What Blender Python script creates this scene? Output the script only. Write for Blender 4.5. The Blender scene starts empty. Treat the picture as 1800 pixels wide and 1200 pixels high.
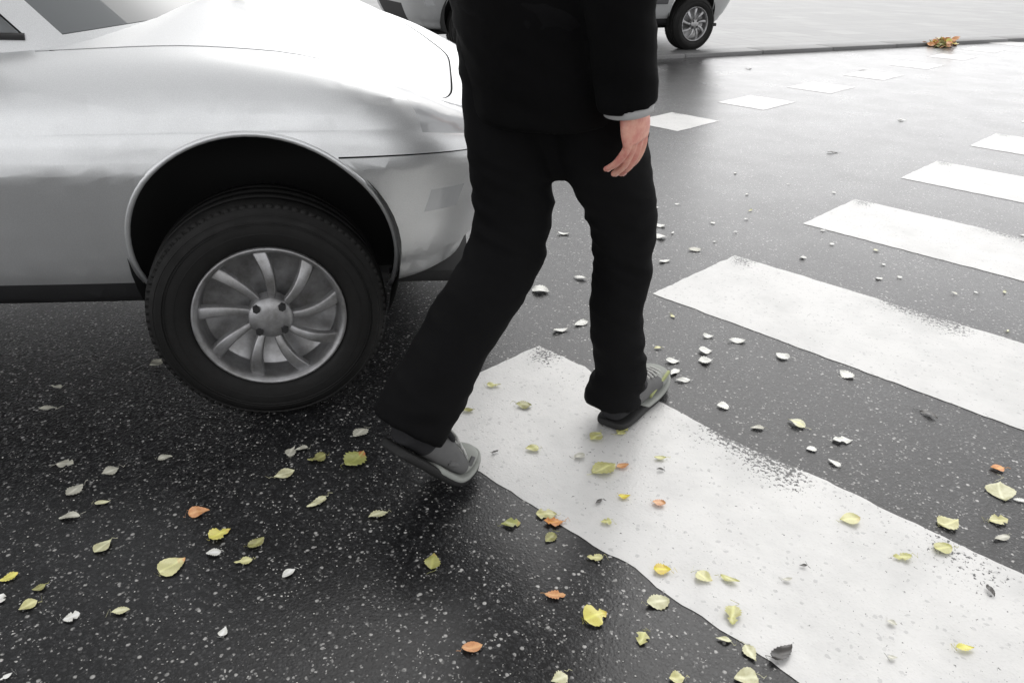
import bpy, bmesh, math, random
from mathutils import Vector, Matrix, noise
from math import sin, cos, pi, radians
S = bpy.context.scene
COL = S.collection
# ---------------------------------------------------------------- camera
cd = bpy.data.cameras.new('camera'); cam = bpy.data.objects.new('camera', cd); COL.objects.link(cam)
r_ = Vector((0.70639617, 0.70753492, 0.01996964)); u_ = Vector((-0.3406161, 0.3150657, 0.885841)); f_ = Vector((-0.62047169, 0.63255667, -0.46355899))
M = Matrix((r_, u_, -f_)).transposed().to_4x4(); M.translation = Vector((1.2529, -0.8847, 0.9909))
cam.matrix_world = M
cd.sensor_width = 36; cd.lens = 26.86; cd.clip_start = 0.05; cd.clip_end = 2000
S.camera = cam
# ---------------------------------------------------------------- sky and sun (overcast, brighter ahead of the camera)
SKY_LOW = 2.45
SUN_EL, SUN_AZ = radians(52), radians(118)      # azimuth of the sun as a world angle from +X
w = bpy.data.worlds.new('World'); S.world = w; w.use_nodes = True
nt = w.node_tree; nt.nodes.clear()
sky = nt.nodes.new('ShaderNodeTexSky'); sky.sky_type = 'NISHITA'; sky.sun_disc = False
sky.sun_elevation = SUN_EL; sky.sun_rotation = radians(90) - SUN_AZ; sky.dust_density = 6; sky.air_density = 1.0; sky.ozone_density = 1
hs = nt.nodes.new('ShaderNodeHueSaturation'); hs.inputs['Saturation'].default_value = 0.06
mx = nt.nodes.new('ShaderNodeMix'); mx.data_type = 'RGBA'; mx.inputs[0].default_value = 0.55
mx.inputs[7].default_value = (8.4, 8.4, 8.5, 1)
bg = nt.nodes.new('ShaderNodeBackground'); bg.inputs[1].default_value = 0.13
wo = nt.nodes.new('ShaderNodeOutputWorld')
nt.links.new(sky.outputs[0], hs.inputs['Color']); nt.links.new(hs.outputs[0], mx.inputs[6]); tc = nt.nodes.new('ShaderNodeTexCoord'); sz = nt.nodes.new('ShaderNodeSeparateXYZ'); nt.links.new(tc.outputs['Generated'], sz.inputs[0])
rp = nt.nodes.new('ShaderNodeMapRange'); rp.inputs['From Min'].default_value = .06; rp.inputs['From Max'].default_value = .55; rp.inputs['To Min'].default_value = SKY_LOW; rp.inputs['To Max'].default_value = .93; rp.interpolation_type = 'SMOOTHSTEP'
nt.links.new(sz.outputs[2], rp.inputs[0])
m2 = nt.nodes.new('ShaderNodeMix'); m2.data_type = 'RGBA'; m2.blend_type = 'MULTIPLY'; m2.inputs[0].default_value = 1
nt.links.new(mx.outputs[2], m2.inputs[6]); nt.links.new(rp.outputs[0], m2.inputs[7]); nt.links.new(m2.outputs[2], bg.inputs[0]); nt.links.new(bg.outputs[0], wo.inputs[0])
sl = bpy.data.lights.new('sun', 'SUN'); sl.energy = 0.7; sl.angle = radians(50); sl.color = (1, .97, .93)
so = bpy.data.objects.new('sun', sl); COL.objects.link(so)
sd = Vector((cos(SUN_AZ) * cos(SUN_EL), sin(SUN_AZ) * cos(SUN_EL), sin(SUN_EL)))
so.rotation_euler = sd.to_track_quat('Z', 'Y').to_euler()
S.view_settings.view_transform = 'Standard'; S.view_settings.look = 'None'; S.view_settings.exposure = 0.0; S.view_settings.gamma = 1
S.render.engine = 'CYCLES'; S.cycles.max_bounces = 8

# ---------------------------------------------------------------- helpers
def mat(name, col=(.5, .5, .5), rough=.5, metal=0, spec=.5, coat=0, coat_r=.05, trans=0, ior=1.5, sheen=0):
    m = bpy.data.materials.new(name); m.use_nodes = True
    b = m.node_tree.nodes['Principled BSDF']
    b.inputs['Base Color'].default_value = (*col, 1); b.inputs['Roughness'].default_value = rough; b.inputs['Metallic'].default_value = metal
    b.inputs['Specular IOR Level'].default_value = spec; b.inputs['Coat Weight'].default_value = coat; b.inputs['Coat Roughness'].default_value = coat_r
    b.inputs['Transmission Weight'].default_value = trans; b.inputs['IOR'].default_value = ior; b.inputs['Sheen Weight'].default_value = sheen
    return m
class G:
    """small node-graph helper"""
    def __init__(s, m): s.m = m; s.t = m.node_tree; s.b = s.t.nodes['Principled BSDF']
    def n(s, typ, **k):
        nd = s.t.nodes.new('ShaderNode' + typ)
        for a, v in k.items():
            setattr(nd, a, v)
        return nd
    def l(s, a, b): s.t.links.new(a, b)
    def coord(s, kind='Object', scale=None):
        c = s.n('TexCoord').outputs[kind]
        if scale:
            mp = s.n('Mapping'); mp.inputs['Scale'].default_value = scale; s.l(c, mp.inputs[0]); return mp.outputs[0]
        return c
    def noise(s, c, scale, detail=4, rough=.5):
        nd = s.n('TexNoise'); nd.inputs['Scale'].default_value = scale; nd.inputs['Detail'].default_value = detail; nd.inputs['Roughness'].default_value = rough
        s.l(c, nd.inputs['Vector']); return nd.outputs[0]
    def vor(s, c, scale, feature='F1'):
        nd = s.n('TexVoronoi', feature=feature); nd.inputs['Scale'].default_value = scale; s.l(c, nd.inputs['Vector']); return nd
    def ramp(s, f, stops, interp='LINEAR'):
        nd = s.n('ValToRGB'); cr = nd.color_ramp; cr.interpolation = interp
        while len(cr.elements) < len(stops): cr.elements.new(.5)
        for e, (p, c) in zip(cr.elements, stops):
            e.position = p; e.color = (c, c, c, 1) if isinstance(c, (int, float)) else (*c, 1)
        s.l(f, nd.inputs[0]); return nd.outputs[0]
    def math(s, op, a, b=None, c=None):
        nd = s.n('Math', operation=op)
        for i, v in enumerate((a, b, c)):
            if v is None: continue
            if isinstance(v, (int, float)): nd.inputs[i].default_value = v
            else: s.l(v, nd.inputs[i])
        return nd.outputs[0]
    def mix(s, f, a, b, mode='MIX'):
        nd = s.n('Mix', data_type='RGBA', blend_type=mode)
        for i, v in ((0, f), (6, a), (7, b)):
            if isinstance(v, (int, float)): nd.inputs[i].default_value = v if i == 0 else (v, v, v, 1)
            elif isinstance(v, tuple): nd.inputs[i].default_value = (*v, 1)
            else: s.l(v, nd.inputs[i])
        return nd.outputs[2]
    def bump(s, h, strength, dist, normal=None):
        nd = s.n('Bump'); nd.inputs['Strength'].default_value = strength; nd.inputs['Distance'].default_value = dist
        s.l(h, nd.inputs['Height'])
        if normal: s.l(normal, nd.inputs['Normal'])
        return nd.outputs[0]
    def set(s, k, v):
        if isinstance(v, (int, float)): s.b.inputs[k].default_value = v
        else: s.l(v, s.b.inputs[k])

def mobj(name, verts, faces, m=None, parent=None, smooth=True, mats=None, fm=None):
    me = bpy.data.meshes.new(name); me.from_pydata([tuple(v) for v in verts], [], faces); me.update()
    if m: me.materials.append(m)
    for x in (mats or []): me.materials.append(x)
    if fm:
        for p, i in zip(me.polygons, fm): p.material_index = i
    if smooth: me.shade_smooth()
    o = bpy.data.objects.new(name, me); COL.objects.link(o); o.parent = parent
    return o
def bobj(name, bm, m=None, parent=None, smooth=True, mats=None):
    bmesh.ops.recalc_face_normals(bm, faces=bm.faces)
    me = bpy.data.meshes.new(name); bm.to_mesh(me); bm.free()
    if m: me.materials.append(m)
    for x in (mats or []): me.materials.append(x)
    if smooth: me.shade_smooth()
    o = bpy.data.objects.new(name, me); COL.objects.link(o); o.parent = parent
    return o
def bake(o):
    """replace an object's mesh by the result of its modifiers"""
    dg = bpy.context.evaluated_depsgraph_get(); dg.update()
    me = bpy.data.meshes.new_from_object(o.evaluated_get(dg), preserve_all_data_layers=True, depsgraph=dg)
    o.modifiers.clear(); old = o.data; o.data = me; me.name = o.name
    bpy.data.meshes.remove(old); return o
def empty(name, loc=(0, 0, 0), rz=0):
    o = bpy.data.objects.new(name, None); COL.objects.link(o); o.location = loc; o.rotation_euler = (0, 0, rz); o.empty_display_size = .1; return o
def tag(o, label=None, cat=None, group=None, kind=None):
    if label: o['label'] = label
    if cat: o['category'] = cat
    if group: o['group'] = group
    if kind: o['kind'] = kind
    return o
def bevel_shade(o, width=.003, seg=2, angle=35):
    b = o.modifiers.new('b', 'BEVEL'); b.width = width; b.segments = seg; b.limit_method = 'ANGLE'; b.angle_limit = radians(angle)
    bake(o)
    o.data.shade_smooth()
    return o
def box_bm(bm, c, s, rot=None):
    r = bmesh.ops.create_cube(bm, size=1)
    for v in r['verts']:
        p = Vector((v.co.x * s[0], v.co.y * s[1], v.co.z * s[2]))
        if rot: p = rot @ p
        v.co = p + Vector(c)
def tube(bm, pts, radii, n=16, flat=None, up=Vector((0, 1, 0)), cap=True):
    """lofted tube through pts; radii = r or (r_side, r_up); frames follow 'up'"""
    rings = []; pts = [Vector(p) for p in pts]
    for i, p in enumerate(pts):
        t = (pts[min(i + 1, len(pts) - 1)] - pts[max(i - 1, 0)]).normalized()
        s = t.cross(up).normalized(); q = s.cross(t).normalized()
        r = radii[i]; rs, rq = r if isinstance(r, tuple) else (r, r)
        rings.append([bm.verts.new(p + s * rs * cos(a) + q * rq * sin(a)) for a in (2 * pi * k / n for k in range(n))])
    for a, b in zip(rings, rings[1:]):
        for k in range(n): bm.faces.new((a[k], a[(k + 1) % n], b[(k + 1) % n], b[k]))
    if cap:
        for rg, p, sgn in ((rings[0], pts[0], 1), (rings[-1], pts[-1], -1)):
            c = bm.verts.new(p)
            for k in range(n):
                f = (rg[k], c, rg[(k + 1) % n]) if sgn > 0 else (rg[k], rg[(k + 1) % n], c)
                bm.faces.new(f)
def smooth_path(pts, rad, sub=6):
    """Catmull-Rom through points and radii"""
    P = [Vector(p) for p in pts]; R = [r if isinstance(r, tuple) else (r, r) for r in rad]; op, orr = [], []
    def cr(a, b, c, d, t): return .5 * ((2 * b) + (c - a) * t + (2 * a - 5 * b + 4 * c - d) * t * t + (-a + 3 * b - 3 * c + d) * t ** 3)
    for i in range(len(P) - 1):
        a, b, c, d = (max(i - 1, 0), i, i + 1, min(i + 2, len(P) - 1))
        for k in range(sub):
            t = k / sub
            op.append(cr(P[a], P[b], P[c], P[d], t)); orr.append(tuple(cr(R[a][j], R[b][j], R[c][j], R[d][j], t) for j in (0, 1)))
    op.append(P[-1]); orr.append(R[-1]); return op, orr
def ball(bm, c, r, n=16, rot=None):
    q = bmesh.ops.create_uvsphere(bm, u_segments=n, v_segments=n, radius=1)
    for v in q['verts']:
        p = Vector((v.co.x * r[0], v.co.y * r[1], v.co.z * r[2]))
        if rot: p = rot @ p
        v.co = p + Vector(c)
def remesh(o, voxel, smooth=2, fac=.5):
    r = o.modifiers.new('r', 'REMESH'); r.mode = 'VOXEL'; r.voxel_size = voxel; r.use_smooth_shade = True
    if smooth:
        s = o.modifiers.new('s', 'SMOOTH'); s.iterations = smooth; s.factor = fac
    bake(o); o.data.shade_smooth(); return o
def lathe(bm, prof, n=48, mi=0):
    """profile [(radius, y)] turned about the local Y axis"""
    rings = [[bm.verts.new((r * cos(2 * pi * k / n), y, r * sin(2 * pi * k / n))) for k in range(n)] for r, y in prof]
    for a, b in zip(rings, rings[1:]):
        for k in range(n):
            f = bm.faces.new((a[k], a[(k + 1) % n], b[(k + 1) % n], b[k])); f.material_index = mi

# ---------------------------------------------------------------- ground materials
def asphalt_nodes(g, c):
    v1 = g.vor(c, 165); v2 = g.vor(c, 330)
    sep = g.n('SeparateColor'); g.l(v1.outputs['Color'], sep.inputs[0])
    sep2 = g.n('SeparateColor'); g.l(v2.outputs['Color'], sep2.inputs[0])
    stone = g.ramp(sep.outputs[0], [(0, (.010, .010, .011)), (.5, (.020, .0205, .022)), (.85, (.04, .041, .043)), (.952, (.07, .07, .07)), (.966, (.60, .59, .57))])
    fine = g.ramp(sep2.outputs[1], [(0, (.010, .010, .011)), (.6, (.024, .0245, .026)), (.93, (.055, .055, .058)), (.958, (.55, .54, .52))])
    big = g.noise(c, 2.2, 7, .68)
    sel = g.ramp(g.noise(c, 45, 2), [(.42, 0), (.58, 1)])
    col = g.mix(sel, stone, fine)
    # binder between the stones
    edge = g.ramp(v1.outputs['Distance'], [(.42, 0), (.75, 1)])
    col = g.mix(edge, col, (.012, .012, .013))
    col = g.mix(1.0, col, g.ramp(big, [(.32, .5), (.52, .75), (.7, 1.05)]), 'MULTIPLY')
    h = g.math('MULTIPLY', g.ramp(v1.outputs['Distance'], [(.22, 1), (.62, 0)]), g.math('MULTIPLY_ADD', sep.outputs[1], .8, .2))
    h2 = g.math('MULTIPLY', g.ramp(v2.outputs['Distance'], [(.22, 1), (.62, 0)]), sep2.outputs[0])
    hh = g.math('ADD', h, g.math('MULTIPLY', h2, .5))
    rough = g.ramp(g.noise(c, 3.2, 5, .6), [(.35, .27), (.65, .36)])
    return col, hh, rough
M_ASPH = mat('wet_asphalt', spec=.25, coat=.85, coat_r=.26, ior=1.36)
M_ASPH.node_tree.nodes['Principled BSDF'].inputs['Coat IOR'].default_value = 1.36; g = G(M_ASPH)
co = g.coord()
col, hh, rg = asphalt_nodes(g, co)
g.set('Base Color', col); g.set('Roughness', rg); nb = g.bump(hh, .45, .0022); g.set('Normal', nb)
g.l(g.bump(hh, .06, .0022), g.b.inputs['Coat Normal'])

M_PAINT = mat('road_marking_paint', spec=.5, coat=.35, coat_r=.2); g = G(M_PAINT)
co = g.coord()
col, hh, rg = asphalt_nodes(g, co)
sx = g.n('SeparateXYZ'); g.l(co, sx.inputs[0])
dirt = g.noise(co, 3.4, 7, .7); dirt2 = g.noise(co, 55, 4, .6)
white = g.mix(g.ramp(dirt, [(.44, 0), (.62, .6)]), (.67, .665, .65), (.54, .54, .53))
white = g.mix(g.ramp(dirt2, [(.55, 0), (.75, .3)]), white, (.50, .50, .49))
v3 = g.vor(co, 160); s3 = g.n('SeparateColor'); g.l(v3.outputs['Color'], s3.inputs[0])
white = g.mix(g.ramp(s3.outputs[0], [(.972, 0), (.985, .4)], 'LINEAR'), white, (.30, .30, .30))
# worn places: near the far edge of each stripe (local y from 0 to 0.504) and sparse pits
near = g.ramp(sx.outputs[1], [(.36, 0), (.49, 1)])
blot = g.ramp(g.noise(co, 3.1, 3), [(.49, .12), (.62, 1)])
wear = g.math('MULTIPLY', near, blot)
pit = g.noise(co, 120, 3, .7)
thr = g.math('ADD', g.math('MULTIPLY', wear, .22), pit)
maskw = g.ramp(thr, [(.66, 0), (.69, 1)])
g.set('Base Color', g.mix(maskw, white, col))
g.set('Roughness', g.mix(maskw, g.ramp(dirt, [(.3, .38), (.7, .6)]), rg))
hp = g.mix(maskw, g.math('ADD', g.math('MULTIPLY', hh, .35), 1.2), hh)
g.set('Normal', g.bump(hp, .35, .003))

M_PAVE = mat('paving', spec=.5, coat=.1, coat_r=.2); g = G(M_PAVE)
co = g.coord(); br = g.n('TexBrick'); br.inputs['Scale'].default_value = 1.0; br.inputs['Mortar Size'].default_value = .012
br.inputs['Brick Width'].default_value = .5; br.inputs['Row Height'].default_value = .5
br.inputs['Color1'].default_value = (.17, .17, .165, 1); br.inputs['Color2'].default_value = (.09, .09, .09, 1); br.inputs['Mortar'].default_value = (.04, .04, .04, 1)
g.l(co, br.inputs['Vector'])
g.set('Base Color', g.mix(g.ramp(g.noise(co, 1.2, 6, .7), [(.4, 0), (.65, .6)]), br.outputs[0], (.06, .06, .06))); g.set('Roughness', .4)
g.set('Normal', g.bump(g.noise(co, 90, 3), .3, .003))
M_KERB = mat('kerb_granite', rough=.45, spec=.5); g = G(M_KERB)
co = g.coord(); g.set('Base Color', g.ramp(g.noise(co, 160, 2), [(.3, .07), (.5, .13), (.7, .22)])); g.set('Normal', g.bump(g.noise(co, 120, 3), .3, .002))

# ---------------------------------------------------------------- ground, markings, pavement
gr = mobj('road', [(-500, -500, 0), (500, -500, 0), (500, 500, 0), (-500, 500, 0)], [(0, 1, 2, 3)], M_ASPH, smooth=False)
tag(gr, 'dark wet asphalt road surface', kind='structure')
rnd = random.Random(7)
P, W = 1.03, .504
def slab(name, x0, x1, y0, y1, z=.0012, jag=.0045, chips=()):
    """painted marking: one thin sheet with an uneven outline, its origin at its own lower left corner"""
    out = []
    def side(a, b, nrm):
        n = max(2, int((Vector(b) - Vector(a)).length / .018))
        for i in range(n):
            t = i / n; p = Vector(a).lerp(Vector(b), t)
            j = noise.noise(Vector((p.x * 23 + x0, p.y * 23 + y0, 3.3))) * jag + noise.noise(Vector((p.x * 90, p.y * 90 + y0, 8))) * jag * .7
            p = p + Vector(nrm) * j
            for cx, cy, cr_, dep in chips:
                d = (p - Vector((cx, cy))).length
                if d < cr_: p = p - Vector(nrm) * dep * (1 - (d / cr_) ** 2)
            out.append((p.x, p.y))
    lx, ly = x1 - x0, y1 - y0
    side((0, 0), (lx, 0), (0, -1)); side((lx, 0), (lx, ly), (1, 0)); side((lx, ly), (0, ly), (0, 1)); side((0, ly), (0, 0), (-1, 0))
    n = len(out)
    vs = [(x, y, 0) for x, y in out]; fs = [tuple(range(n))]
    o = mobj(name, vs, fs, M_PAINT, smooth=False); o.location = (x0, y0, z)
    return o
for n in range(0, 9):
    o = slab('crossing_stripe', 0 if n else -.005, 5.2, n * P, n * P + W, chips=[(.70, 0, .05, .012), (.09, .0, .04, .01), (.27, W, .10, .02), (.62, W, .15, .012)] if n == 0 else [])
    tag(o, kind='structure')
    o['label'] = 'white painted zebra stripe number %d counted from the walker' % (n + 1)
for n in range(1, 14):
    o = slab('broken_line_mark', -1.68, -1.32, n * P + .03, n * P + W - .01)
    tag(o, kind='structure')
kd = Vector((cos(radians(71)), sin(radians(71)), 0)); kn = Vector((-kd.y, kd.x, 0)); K0 = Vector((-3.36, 5.55, 0))
kerb_ang = radians(71)
# kerb stones and raised paving behind, laid along the far edge of the road
kb = empty('kerb', K0, kerb_ang); tag(kb, kind='structure')
for i in range(-14, 40):
    bm = bmesh.new(); box_bm(bm, (i * 1.0, .14, -.03), (.996, .28, .13))
    bevel_shade(bobj('kerb_stone', bm, M_KERB, kb), .012, 2)
pv = mobj('pavement', [(-60, .282, .03), (300, .282, .03), (300, 300, .03), (-60, 300, .03)], [(0, 1, 2, 3)], M_PAVE, smooth=False)
pv.location = K0; pv.rotation_euler = (0, 0, kerb_ang); tag(pv, 'pale wet paving beyond the kerb', kind='structure')

# ---------------------------------------------------------------- car
def paint(name, c1, metal=.72):
    m = mat(name, c1, .4, metal, .5, coat=.35, coat_r=.12); g = G(m)
    co = g.coord()
    g.set('Base Color', g.mix(g.ramp(g.noise(co, 900, 1), [(.4, 0), (.7, .5)]), c1, tuple(min(1, x * 1.35) for x in c1)))
    dirt = g.math('MULTIPLY', g.noise(co, 7, 5, .7), 1)
    g.set('Roughness', g.ramp(dirt, [(.3, .36), (.8, .50)]))
    return m
M_SILVER = paint('silver_paint', (.70, .71, .715)); M_GREY = paint('grey_paint', (.16, .165, .17), .5)
M_BLACKP = mat('black_plastic', (.018, .018, .019), .55)
M_TRIM = mat('grey_trim', (.10, .10, .105), .42)
M_UNDER = mat('underbody', (.012, .012, .012), .8)
M_GLASS = mat('tinted_glass', (.10, .11, .115), .02, 0, .9, coat=1, coat_r=.0)
M_LAMPG = mat('lamp_glass', (.50, .51, .52), .18, .1, .6, coat=.6, coat_r=.05)
g = G(M_LAMPG); co = g.coord(scale=(60, 60, 25)); g.set('Normal', g.bump(g.noise(co, 1.0, 1), .06, .01))
M_REDG = mat('red_lamp_glass', (.35, .01, .01), .08, 0, .8, coat=1)
M_CHROME = mat('chrome', (.75, .75, .76), .12, 1)
M_RUBBER = mat('tyre_rubber', (.01, .01, .01), .62, 0, .25); g = G(M_RUBBER)
co = g.coord(); g.set('Roughness', g.ramp(g.noise(co, 30, 4), [(.3, .5), (.7, .75)]))
g.set('Base Color', g.mix(g.noise(co, 16, 5, .7), (.006, .006, .006), (.018, .0175, .017)))
M_RIM = mat('wheel_cover_silver', (.30, .30, .31), .38, .7); g = G(M_RIM)
co = g.coord(); g.set('Base Color', g.mix(g.ramp(g.noise(co, 18, 5, .7), [(.35, 0), (.7, .8)]), (.42, .42, .43), (.14, .135, .125)))

AC, LA, WD, YC = -1.25, 1.85, .862, .84
CRE = .57
def ztop(a):
    return sum(ztop_raw(a + d) for d in (-.07, -.045, -.02, 0, .02, .045, .07)) / 7
def ztop_raw(a):
    pts = [(-3.1, .86), (-2.6, .845), (-1.0, .80), (-.45, .778), (-.3, .788), (-.05, .80), (.05, .80), (.25, .785), (.38, .745), (.48, .70), (.56, .655), (.6, .63)]
    if a <= pts[0][0]: return pts[0][1]
    for (x0, z0), (x1, z1) in zip(pts, pts[1:]):
        if a <= x1:
            t = (a - x0) / (x1 - x0); return z0 + (z1 - z0) * t
    return pts[-1][1]
def sst(x): x = max(0, min(1, x)); return x * x * (3 - 2 * x)
# side rows: (inset, z at full height, seam)
ROWS = [(.16, .235), (.125, .242), (.105, .262), (.092, .300), (.076, .325), (.058, .37), (.040, .425), (.034, .445), (.018, .50), (.005, .545), (.0, .565), (.0005, .590), (.001, .594),
        (.003, .62), (.007, .645), (.009, .65), (.014, .68), (.022, .705), (.034, .73), (.050, .75), (.070, .768), (.095, .782), (.125, .792), (.129, .7935)]
NS = len(ROWS)
def sgnpow(x, p): return math.copysign(abs(x) ** p, x)
def outline(th):
    """plan outline of the near half: th 0 = front centre, pi = rear centre"""
    n = 5.6 if th < pi / 2 else 6.5
    return AC + LA * sgnpow(cos(th), 2 / n), WD * abs(sin(th)) ** (2 / n)
def th_of_a(a):
    n = 5.6 if a > AC else 6.5
    return math.acos(sgnpow((a - AC) / LA, n / 2))
ths = [0]
import itertools
for a in [.5999, .5995, .5985, .597, .594, .588, .58, .57, .555, .54, .52, .50, .48, .455, .43, .405, .38, .355, .33, .29, .25, .2, .15, .1, .05, 0, -.05, -.1, -.15, -.2, -.25, -.30, -.35, -.40, -.455,
          -.55, -.600, -.605, -.7, -.85, -1.0, -1.2, -1.4, -1.555, -1.56, -1.7, -1.85, -2, -2.1, -2.2, -2.3, -2.4, -2.5, -2.6, -2.7, -2.8, -2.88, -2.94, -2.99, -3.02, -3.05, -3.07, -3.085, -3.092, -3.096, -3.099]:
    ths.append(th_of_a(a))
ths.append(pi)
def skin_pt(i, j):
    a, y = outline(ths[j])
    if i < NS:
        ins, z = ROWS[i]
        zt = ztop(a)
        if z > CRE: z = CRE + (z - CRE) * (zt - CRE) / (.8 - CRE)
        # move inward both sideways and lengthways (more at nose and tail)
        yy = y * (1 - ins / WD)
        ex = ins * 1.25
        aa = AC + (a - AC) * (1 - ex / LA)
        return Vector((aa, YC - yy, z))
    k = (i - NS + 1) / NTOP
    e = skin_pt(NS - 1, j); ys = YC - e.y
    yy = ys * (1 - k)
    crown = .075 * sst((.50 - e.x) / .62) + .012
    q = 1 - (yy / max(ys, 1e-6)) ** 2.2 if ys > 1e-4 else 1
    return Vector((e.x, YC - yy, e.z + crown * (q if ys > .05 else 1) * min(1, ys / .3)))
NTOP = 12
PID = dict(body=0, bonnet=1, front_bumper=2, door=3, headlight=4, grille=5, gap=6, tail_light=7, rear_bumper=8, fog_lamp=9, tailgate=10, rear_door=3, sill=11)
def classify(i, j, a):
    """panel of the face between rows i,i+1 and columns j,j+1"""
    zr = ROWS[i][1] if i < NS else .8; zr2 = ROWS[i + 1][1] if i + 1 < NS else .8
    a0 = outline(ths[j])[0]; a1 = outline(ths[j + 1])[0]; am = (a0 + a1) / 2; y = outline(ths[j])[1]
    top = i >= NS - 1
    if top: return 'bonnet' if am > -.4 else ('body' if am > -2.9 else 'tailgate')
    if i == NS - 2: return 'gap' if am > -.3 else 'body'
    front = am > .22; rear = am < -2.72
    if front:
        if abs(zr - .590) < 1e-6: return 'gap'
        if zr < .590:
            if .44 < zr < .5 and .40 < am < .47: return 'fog_lamp'
            if zr > .25 and zr < .44 and am > .596: return 'grille'
            return 'front_bumper'
        if zr >= .65 - 1e-6 and zr2 < .77 and .385 < am < .590: return 'headlight'
        if zr >= .62 and zr < .73 and am >= .590 and y > .001 and am > .5965: return 'grille'
        return 'body'
    if rear:
        if abs(zr - .590) < 1e-6: return 'gap'
        if zr < .590: return 'rear_bumper'
        if zr >= .65 and zr2 < .78 and -3.085 < am < -2.9: return 'tail_light'
        return 'body' if am > -3.09 else 'tailgate'
    if zr < .299: return 'sill'
    if -1.556 > a1 > -1.561 and a0 > -1.557: return 'gap' if zr > .25 else 'body'
    if -.601 > a1 > -.606 and a0 > -.602: return 'gap' if zr > .25 else 'body'
    if -1.556 < am < -.602 and zr > .25: return 'door'
    if -2.1 < am < -1.559 and zr > .25: return 'rear_door'
    return 'body'
WHEELS = [(0.0, 'f'), (-2.42, 'r')]
WR = .257
def build_shell():
    bm = bmesh.new()
    NR = NS + NTOP; NCc = len(ths)
    V = [[bm.verts.new(skin_pt(i, j)) for j in range(NCc)] for i in range(NR)]
    for i in range(NR - 1):
        for j in range(NCc - 1):
            vs = [V[i][j], V[i][j + 1], V[i + 1][j + 1], V[i + 1][j]]
            if len({tuple(round(c, 6) for c in v.co) for v in vs}) < 3: continue
            try: f = bm.faces.new(vs)
            except ValueError: continue
            nm = classify(i, j, 0); f.material_index = PID[nm]
    # mirror to the far side
    geom = bm.verts[:] + bm.edges[:] + bm.faces[:]
    d = bmesh.ops.duplicate(bm, geom=geom)['geom']
    nv = [x for x in d if isinstance(x, bmesh.types.BMVert)]
    for v in nv: v.co.y = 2 * YC - v.co.y
    bmesh.ops.reverse_faces(bm, faces=[x for x in d if isinstance(x, bmesh.types.BMFace)])
    bmesh.ops.remove_doubles(bm, verts=bm.verts, dist=.0006)
    # wheel arches
    AR = .281
    for ax, _ in WHEELS:
        cz = .364; ax += .022
        N = 36
        for k in range(N):
            an = 2 * pi * k / N
            nrm = Vector((cos(an), 0, sin(an))); pt = Vector((ax, 0, cz)) + nrm * AR
            fs = [f for f in bm.faces if abs(f.calc_center_median().x - ax) < .55 and f.calc_center_median().z < .73 and abs(f.calc_center_median().y - YC) > .45]
            es = {e for f in fs for e in f.edges}; vs = {v for f in fs for v in f.verts}
            bmesh.ops.bisect_plane(bm, geom=list(fs) + list(es) + list(vs), plane_co=pt, plane_no=nrm, dist=1e-5)
        kill = []
        for f in bm.faces:
            c = f.calc_center_median()
            if abs(c.y - YC) > .45 and math.hypot(c.x - ax, c.z - cz) < AR * .9962 * 1.0 and c.z < .73:
                kill.append(f)
        bmesh.ops.delete(bm, geom=kill, context='FACES')
    return bm
SH = build_shell()
shell_me = bpy.data.meshes.new('shell'); bmesh.ops.recalc_face_normals(SH, faces=SH.faces); SH.to_mesh(shell_me); SH.free()
def panel(pid, name, m, parent, thick=.004, side=None, afilter=None):
    bm = bmesh.new(); bm.from_mesh(shell_me)
    def bad(f):
        c = f.calc_center_median()
        if f.material_index != pid: return True
        if side == 'near' and c.y > YC: return True
        if side == 'far' and c.y < YC: return True
        return bool(afilter and not afilter(c))
    bmesh.ops.delete(bm, geom=[f for f in bm.faces if bad(f)], context='FACES')
    for f in bm.faces: f.material_index = 0
    me = bpy.data.meshes.new(name); bm.to_mesh(me); bm.free(); me.materials.append(m); me.shade_smooth()
    o = bpy.data.objects.new(name, me); COL.objects.link(o); o.parent = parent
    s = o.modifiers.new('s', 'SOLIDIFY'); s.thickness = thick; s.offset = -1; s.use_even_offset = False
    bake(o); o.data.shade_smooth(); o.data.set_sharp_from_angle(angle=radians(38))
    return o
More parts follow.
